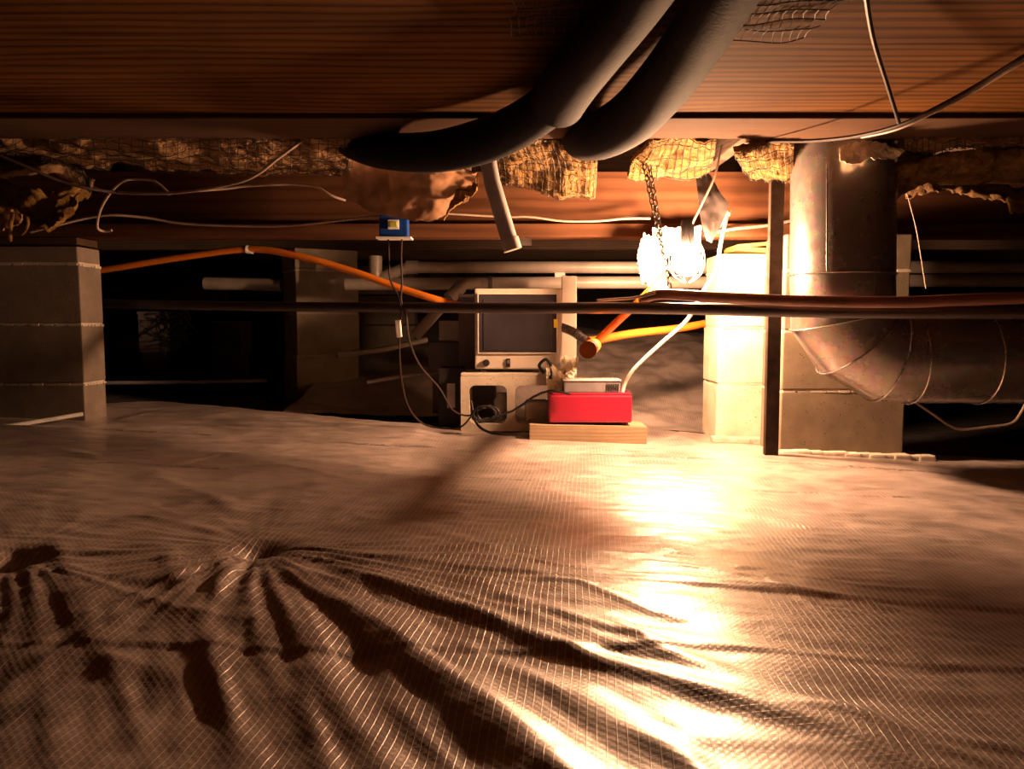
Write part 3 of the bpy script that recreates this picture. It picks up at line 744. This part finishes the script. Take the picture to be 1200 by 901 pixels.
pipe([at(395, 416, 3.6), at(450, 409, 3.7), at(500, 398, 3.8)], .014, 'pvc', 'thin_pipe', 'thin white pipe on the ground right of the turned pier', 'pipe', smooth=4)
pipe([at(430, 448, 3.0), at(480, 440, 3.05), at(540, 436, 3.1)], .008, 'pvc_grey', 'thin_pipe', 'thin grey pipe on the ground left of the black box', 'pipe', smooth=4)

# ------------------------------------------------------------------ hollow concrete block stand
ZB = fz(0, 2.7)+.004
bw = at(540, 470, 2.72).x; be = at(658, 470, 2.72).x
WB = be-bw; HB = at(600, 441, 2.72).z-ZB; DB = .20
hb = empty('hollow_block', ((bw+be)/2, 2.72+DB/2, ZB), 'hollow concrete block on its side carrying the cream appliance', 'concrete block')
def frame_block():
    import mathutils
    mb = MB(); t = .030; tb = .026; x = [-WB/2, -WB/2+t, -t*.5, t*.5, WB/2-t, WB/2]
    holes = [(x[1], x[2]), (x[3], x[4])]
    def hole(x0, x1, z0, z1, r=.022, k=5):
        pts = []
        for cx, cz, a0 in ((x1-r, z1-r, 0), (x0+r, z1-r, 90), (x0+r, z0+r, 180), (x1-r, z0+r, 270)):
            for i in range(k+1):
                a = R(a0+90*i/k); pts.append((cx+r*math.cos(a), cz+r*math.sin(a)))
        return pts
    bm = bmesh.new(); loops = [[(-WB/2, 0), (WB/2, 0), (WB/2, HB), (-WB/2, HB)]]+[hole(a, b, tb, HB-tb-.006) for a, b in holes]
    allv = []; edges = []
    for lp in loops:
        vs = [bm.verts.new((p[0], -DB/2, p[1])) for p in lp]; allv += vs
        edges += [bm.edges.new((vs[i], vs[(i+1) % len(vs)])) for i in range(len(vs))]
    bmesh.ops.triangle_fill(bm, use_beauty=True, use_dissolve=False, edges=edges)
    ret = bmesh.ops.extrude_face_region(bm, geom=list(bm.faces))
    bmesh.ops.translate(bm, verts=[g for g in ret['geom'] if isinstance(g, bmesh.types.BMVert)], vec=(0, DB, 0))
    bm.verts.index_update()
    mb.add([v.co.copy() for v in bm.verts], [[v.index for v in f.verts] for f in bm.faces]); bm.free(); return mb
frame_block().build('shell', M['mortar'], hb)
MB().box((0, 0, HB+.006), (WB, DB, .012), bev=.003).build('top_slab', M['mortar'], hb)
ZH = ZB+HB+.013
# things in / near the cores
setp(MB().lathe([(.001, 0), (.028, 0), (.030, .01), (.030, .07), (.020, .085), (.018, .10), (.001, .10)], 20).build('jar', M['lightgrey'], smooth=True, loc=(at(588, 470, 2.84).x, 2.84, ZB+.027)), 'grey bottle standing inside the left core of the hollow block', 'bottle')
setp(MB().box((0, 0, 0), (.085, .10, .075), bev=.012).build('cream_container', M['mortar'], loc=(at(629, 480, 2.8).x, 2.81, ZB+.027+.038)), 'cream rounded container inside the right core of the hollow block', 'container')
bb = empty('black_case', (at(530, 460, 2.86).x, 2.87, fz(-.2, 2.87)-.01), 'black equipment case left of the hollow block', 'case')
MB().box((0, 0, .11), (.095, .13, .235), bev=.005).build('body', M['black'], bb)
MB().box((0, -.066, .125), (.03, .006, .09), bev=.002).build('grille', M['lightgrey'], bb)
sc = empty('steel_cabinet', (at(566, 380, 3.0).x, 3.02, .262), 'dark grey steel panel standing up behind the left of the appliance', 'cabinet')
MB().box((0, 0, .14), (.19, .05, .30), bev=.004).build('body', M['greysteel'], sc)
MB().box((0, 0, -.14), (.10, .05, .28), bev=.004).build('foot', M['greysteel'], sc)
jb = empty('grey_box', (at(527, 400, 3.1).x, 3.12, .30), 'light grey box half lit behind the black pipe left of the appliance', 'box')
MB().box((0, 0, .11), (.085, .06, .08), bev=.004).build('lid', M['lightgrey'], jb)
MB().box((-.02, 0, -.01), (.13, .08, .15), bev=.004).build('body', M['greysteel'], jb)
MB().box((-.02, 0, -.15), (.10, .06, .15), bev=.003).build('foot', M['greysteel'], jb)
setp(MB().box((0, 0, 0), (.058, .03, .40), bev=.003).build('white_post', M['cream'], loc=(at(667, 360, 2.97).x, 2.98, at(667, 360, 2.97).z-.08)), 'cream post standing just behind the right of the appliance', 'post')

# ------------------------------------------------------------------ cream appliance with dark window
YA = 2.745
ap = empty('appliance', (at(607.5, 430, YA).x, YA, ZH), 'square cream metal appliance with a dark smoked front window', 'appliance')
AW = at(658, 400, YA).x-at(556, 400, YA).x; AH = at(600, 338, YA).z-ZH; AD = .13
z0 = .012
body = MB().box((0, AD/2, z0+(AH-z0)/2), (AW, AD, AH-z0), bev=.006); body.build('body', M['cream'], ap)
wz0 = at(600, 413, YA).z-ZH; wz1 = at(600, 345, YA).z-ZH
wx0 = at(561, 380, YA).x-ap.location.x; wx1 = at(652, 380, YA).x-ap.location.x
fr = MB()
for (xa, xb, za, zb) in ((wx0-.003, wx1+.003, wz1, wz1+.004), (wx0-.003, wx1+.003, wz0-.004, wz0), (wx0-.004, wx0, wz0, wz1), (wx1, wx1+.004, wz0, wz1)):
    fr.box(((xa+xb)/2, -.004, (za+zb)/2), (xb-xa, .012, zb-za), bev=.001)
fr.build('window_rim', M['cream'], ap)
MB().box(((wx0+wx1)/2, -.001, (wz0+wz1)/2), (wx1-wx0, .006, wz1-wz0), bev=.001).build('window', M['panel'], ap)
MB().box(((wx0+wx1)/2, -.0045, (wz0+wz1)/2-.004), ((wx1-wx0)*.88, .004, (wz1-wz0)*.88), bev=.001).build('inner_panel', M['panel'], ap)
kx = at(570, 425, YA).x-ap.location.x; kz = at(570, 425, YA).z-ZH
MK = Matrix.Translation((kx, -.001, kz)) @ Matrix.Rotation(math.pi/2, 4, 'X')
MB().lathe([(.001, .014), (.009, .014), (.012, .010), (.012, 0), (.001, 0)], 20, MK).build('knob', M['black'], ap, smooth=True)
sx = at(595.5, 425, YA).x-ap.location.x
sw = MB().box((sx, -.003, kz), (.015, .008, .030), bev=.001).build('switch', M['black'], ap)
MB().box((sx, -.008, kz+.004), (.009, .006, .012), bev=.001).build('rocker', M['greysteel'], sw)
MB().box((wx1-.003, -.007, at(600, 379, YA).z-ZH), (.014, .010, .030), bev=.001).build('latch', M['yellow'], ap)
for fx in (-AW/2+.03, AW/2-.03):
    for fy in (.02, AD-.02): MB().box((fx, fy, .006), (.022, .018, .013), bev=.002).build('foot', M['steel'], ap)
# hose loop at lower right front
MB().tube(rel(ap, [at(637, 436, YA-.02), at(632, 428, YA-.04), at(640, 421, YA-.05), at(646, 430, YA-.05), at(645, 444, YA-.05)]), .006, 10, smooth=6).build('outlet_hose', M['black'], ap, smooth=True)
loft('clear_wrap', [[A(640, 424, 2.70), A(650, 430, 2.70), A(662, 440, 2.70)], [A(641, 460, 2.68), A(652, 462, 2.68), A(663, 462, 2.68)]],
     16, 12, .012, 30, .002, M['foil'], 'crinkled pale wrap around the hose at the appliance corner', 'plastic wrap', 41, rag=.006)
loft('foil_tuft', [[A(655, 420, 2.80), A(665, 418, 2.78), A(678, 420, 2.78)], [A(658, 444, 2.78), A(668, 444, 2.76), A(674, 444, 2.76)]],
     18, 12, .016, 40, .002, M['foil'], 'spiky bright foil tuft at the lower right of the appliance', 'foil', 42, rag=.03)

# ------------------------------------------------------------------ red pump on a board
YR = 2.60
zb = at(680, 521, YR-.02).z
bx0, bx1 = at(620, 505, YR).x, at(757, 505, YR).x
btop = at(680, 498, YR-.01).z
rb = MB().box((0, 0, 0), (bx1-bx0, .14, btop-zb), rot=Matrix.Rotation(R(1.0), 3, 'Y'), bev=.003)
setp(rb.build('lumber_block', M['board'], loc=((bx0+bx1)/2, YR+.05, (zb+btop)/2)), 'short pale lumber piece under the red pump', 'board')
rx0, rx1 = at(643, 480, YR).x, at(740, 480, YR).x
pm = empty('red_pump', ((rx0+rx1)/2, YR+.045, btop+.002), 'bright red box-shaped condensate pump with a black top', 'pump')
RH = at(690, 463, YR).z-btop; RW = rx1-rx0
MB().box((0, 0, .006+(RH-.006)/2), (RW, .12, RH-.006), bev=.007).build('tank', M['red'], pm)
for fx in (-RW/2+.02, RW/2-.02): MB().box((fx, -.03, .004), (.02, .02, .008), bev=.001).build('foot', M['red'], pm)
MB().box((.004, 0, RH+.003), (RW-.015, .11, .006), bev=.002).build('lid', M['red'], pm)
tx0 = at(661, 455, YR).x-pm.location.x; tx1 = at(727, 455, YR).x-pm.location.x
mc = MB().box(((tx0+tx1)/2, 0, RH+.006+.02), (tx1-tx0, .09, .04), bev=.004).build('motor_cover', M['greysteel'], pm)
MB().box(((tx0+tx1)/2, 0, RH+.048), (tx1-tx0+.006, .096, .004), bev=.001).build('cover_plate', M['lightgrey'], mc)
for k in range(6):
    MB().box((tx1-.045+.0075*k, -.047, RH+.026), (.003, .004, .022)).build('vent_slat', M['black'], mc)
pipe([at(729, 462, YR+.04), at(733, 448, YR+.03), at(745, 430, YR), at(775, 402, YR-.03), at(805, 375, YR-.06), at(822, 345, YR-.12), at(838, 318, YR-.14), at(846, 280, YR-.12), at(853, 250, YR-.1)], .0065, 'tubing', 'clear_tube',
     'thin clear tube rising from the red pump past the lamp', 'tube', 12)

# ------------------------------------------------------------------ blue control box and cords
bl = empty('control_box', at(461, 265, 2.50), 'small blue control box fixed under the girder', 'control box')
def rp(px, py, Y=2.50): return Vector(at(px, py, Y))-bl.location
s_ = .5*2.5/900
MB().box((0, .02, .0), (.092, .045, .072), bev=.004).build('body', M['blue'], bl)
lpl = MB().box(rp(461, 263, 2.494), (.035, .004, .030), bev=.001).build('label_plate', M['white'], bl)
MB().box(rp(461, 263, 2.491), (.022, .003, .017), bev=.001).build('display', M['green'], lpl)
MB().box(rp(462, 279, 2.50)+Vector((0, .01, 0)), (.112, .06, .006), bev=.001).build('bottom_plate', M['white'], bl)
MB().box((0, .03, .05), (.05, .03, .03)).build('mounting_bracket', M['greysteel'], bl)
YC = 2.46
pipe([at(455, 281, 2.5), at(456, 310, YC), at(458, 330, YC), at(468, 350, YC), at(470, 375, YC), at(468, 400, YC+.05), at(470, 440, 2.6), at(478, 475, 2.65), at(495, 496, 2.68), at(520, 502, 2.66), at(540, 500, 2.62), at(552, 488, 2.6)], .0032, 'darkwire', 'power_cord',
     'black cord looping from the blue box down to the sheet and block', 'cord', 8)
pipe([at(471, 281, 2.5), at(470, 300, YC), at(471, 330, YC), at(470, 352, YC), at(476, 370, YC), at(480, 400, YC), at(492, 428, 2.5), at(515, 455, 2.6), at(530, 480, 2.62), at(548, 487, 2.62), at(560, 481, 2.60), at(575, 475, 2.62)], .0032, 'darkwire', 'power_cord',
     'black cord swinging right from the blue box towards the hollow block', 'cord', 8)
pt = MB().box((0, 0, 0), (.018, .012, .055), rot=Matrix.Rotation(R(-5), 3, 'Y'), bev=.003)
setp(pt.build('cord_tag', M['white'], loc=at(467, 385, YC-.012)), 'small white tag clipped on the black cord', 'tag')
pipe([at(552, 470, 2.66), at(558, 495, 2.62), at(572, 506, 2.60), at(595, 509, 2.60), at(622, 507, 2.585)], .0045, 'black', 'power_cord', 'thick black cord lying in front of the hollow block', 'cord', 10)
cl = [at(575+14*math.cos(t)-4*t/6, 485+9*math.sin(t), 2.64-.004*t) for t in [i*.5 for i in range(30)]]
pipe(cl+[at(600, 482, 2.62), at(625, 465, 2.60), at(645, 458, 2.58), at(668, 462, 2.56)], .004, 'black', 'power_cord', 'coiled black cord hooked in front of the block and up to the red pump', 'cord', 8, smooth=2)

# ------------------------------------------------------------------ wires overhead
pipe([at(372, 148, 2.16), at(356, 163, 2.14), at(325, 186, 2.15), at(300, 205, 2.18), at(270, 216, 2.2), at(205, 226, 2.22), at(130, 225, 2.25), at(100, 216, 2.28), at(70, 205, 2.35)], .0045, 'wire', 'house_cable', 'pale house cable drooping from the timber toward the left pier', 'cable', 8)
pipe([at(198, 226, 2.3), at(180, 212, 2.32), at(160, 210, 2.34), at(145, 212, 2.34), at(130, 225, 2.36), at(118, 245, 2.38), at(114, 266, 2.40), at(122, 271, 2.42), at(131, 270, 2.42)], .004, 'wire', 'house_cable', 'pale cable making a tight loop right of the left pier top', 'cable', 8)
pipe([at(36, 272, 2.5), at(60, 266, 2.5), at(100, 256, 2.52), at(130, 252, 2.52), at(170, 255, 2.54), at(215, 262, 2.55), at(290, 265, 2.55), at(345, 264, 2.55), at(400, 258, 2.54), at(445, 253, 2.52)], .004, 'wire', 'house_cable', 'pale cable sagging along the girder to the blue box', 'cable', 8)
pipe([at(196, 227, 2.3), at(225, 224, 2.36), at(265, 221, 2.4), at(290, 218, 2.42), at(340, 216, 2.44), at(370, 219, 2.44), at(388, 229, 2.44), at(405, 235, 2.46)], .004, 'wire', 'house_cable', 'short pale cable running into the kraft paper', 'cable', 8)
pipe([at(520, 250, 2.56), at(590, 254, 2.58), at(620, 254, 2.58), at(660, 259, 2.585), at(700, 259, 2.585), at(735, 256, 2.58), at(762, 256, 2.56)], .0035, 'wire', 'house_cable', 'pale cable lying along the girder left of the lamp', 'cable', 8)
pipe([at(840, 272, 2.58), at(862, 268, 2.58), at(900, 264, 2.58), at(930, 258, 2.58)], .005, 'wire', 'house_cable', 'lit pale cable between the stake and the lamp', 'cable', 8)
pipe([at(1290, 10, 1.35), at(1200, 66, 1.45), at(1140, 103, 1.55), at(1090, 130, 1.62), at(1050, 148, 1.70), at(1000, 160, 1.84), at(950, 165, 1.99), at(900, 166, 2.12), at(870, 172, 2.2)], .0045, 'darkwire', 'house_cable', 'dark cable sweeping up to the upper right corner under the timber', 'cable', 8)
pipe([at(1290, 20, 1.36), at(1200, 72, 1.46), at(1140, 108, 1.56), at(1090, 134, 1.63), at(1050, 152, 1.71), at(1010, 161, 1.84)], .003, 'wire', 'house_cable', 'thin pale cable hugging the dark cable at upper right', 'cable', 8)
pipe([at(1010, -40, 1.1), at(1022, 40, 1.3), at(1040, 100, 1.5), at(1054, 145, 1.69)], .004, 'black', 'house_cable', 'dark strand in place of the cast shadow of the sweeping cable', 'cable', 8)  # modelled strand stands in for the shadow the sweeping cable casts
pipe([at(1072, 471, 2.5), at(1090, 483, 2.5), at(1112, 498, 2.5), at(1128, 503, 2.5), at(1160, 500, 2.5), at(1185, 496, 2.5), at(1196, 484, 2.5), at(1204, 468, 2.5)], .0045, 'wire', 'house_cable', 'pale cable hanging in a loop below the horizontal duct', 'cable', 8)
pipe([at(1061, 222, 2.47), at(1066, 238, 2.45), at(1074, 270, 2.45), at(1079, 300, 2.45), at(1085, 338, 2.45)], .0018, 'wire', 'dangling_string', 'very thin pale cord dangling right of the vertical duct', 'cord', 6)
pipe([at(-30, 170, 2.0), at(30, 195, 2.05), at(70, 212, 2.1), at(110, 222, 2.15), at(150, 226, 2.3)], .004, 'darkwire', 'house_cable', 'dark cable crossing the torn insulation at upper left', 'cable', 8)
pipe([at(8, 236, 2.3), at(14, 250, 2.3), at(12, 268, 2.32), at(12, 282, 2.35)], .0055, 'ins', 'wool_strand', 'left of two pale strands hanging over the left pier', 'insulation', 8)
pipe([at(30, 250, 2.3), at(33, 262, 2.3), at(28, 272, 2.32), at(22, 275, 2.35)], .0045, 'ins', 'wool_strand', 'right of two pale strands hanging over the left pier', 'insulation', 8)

# ------------------------------------------------------------------ dim clutter in the far left
sb = empty('storage_box', (at(178, 380, 4.4).x, 4.4, .28), 'pale dim box at far left behind the left pier', 'box')
MB().box((0, .1, .10), (.16, .2, .22), bev=.004).build('body', M['lightgrey'], sb); MB().box((0, .1, .215), (.17, .21, .015), bev=.003).build('lid', M['lightgrey'], sb)
MB().box((0, .1, -.10), (.14, .18, .22), bev=.004).build('crate', M['greysteel'], sb)
sb2 = empty('storage_box', (at(262, 385, 4.6).x, 4.6, .28), 'second dim box right of the tangled wires at far left', 'box')
MB().box((0, .1, .07), (.20, .2, .18), bev=.004).build('body', M['greysteel'], sb2); MB().box((0, .1, .165), (.21, .21, .012), bev=.003).build('lid', M['lightgrey'], sb2)
MB().box((0, .1, -.12), (.18, .18, .22), bev=.004).build('crate', M['greysteel'], sb2)
tg = MB()
for k in range(26):
    c = at(215+random.uniform(-22, 22), 385+random.uniform(-14, 14), 4.3)
    tg.tube([c+Vector((random.uniform(-.11, .11), random.uniform(-.08, .08), random.uniform(-.05, .08))) for _ in range(4)], .003, 5, smooth=4)
for k in range(3): tg.tube([at(215, 392, 4.3)+Vector((.05*k-.05, 0, 0)), Vector((at(215, 392, 4.3).x+.04*k-.04, 4.3, .12))], .003, 5)
setp(tg.build('wire_tangle', M['darkwire'], smooth=True), 'tangle of dark wires between the two dim boxes', 'wires')
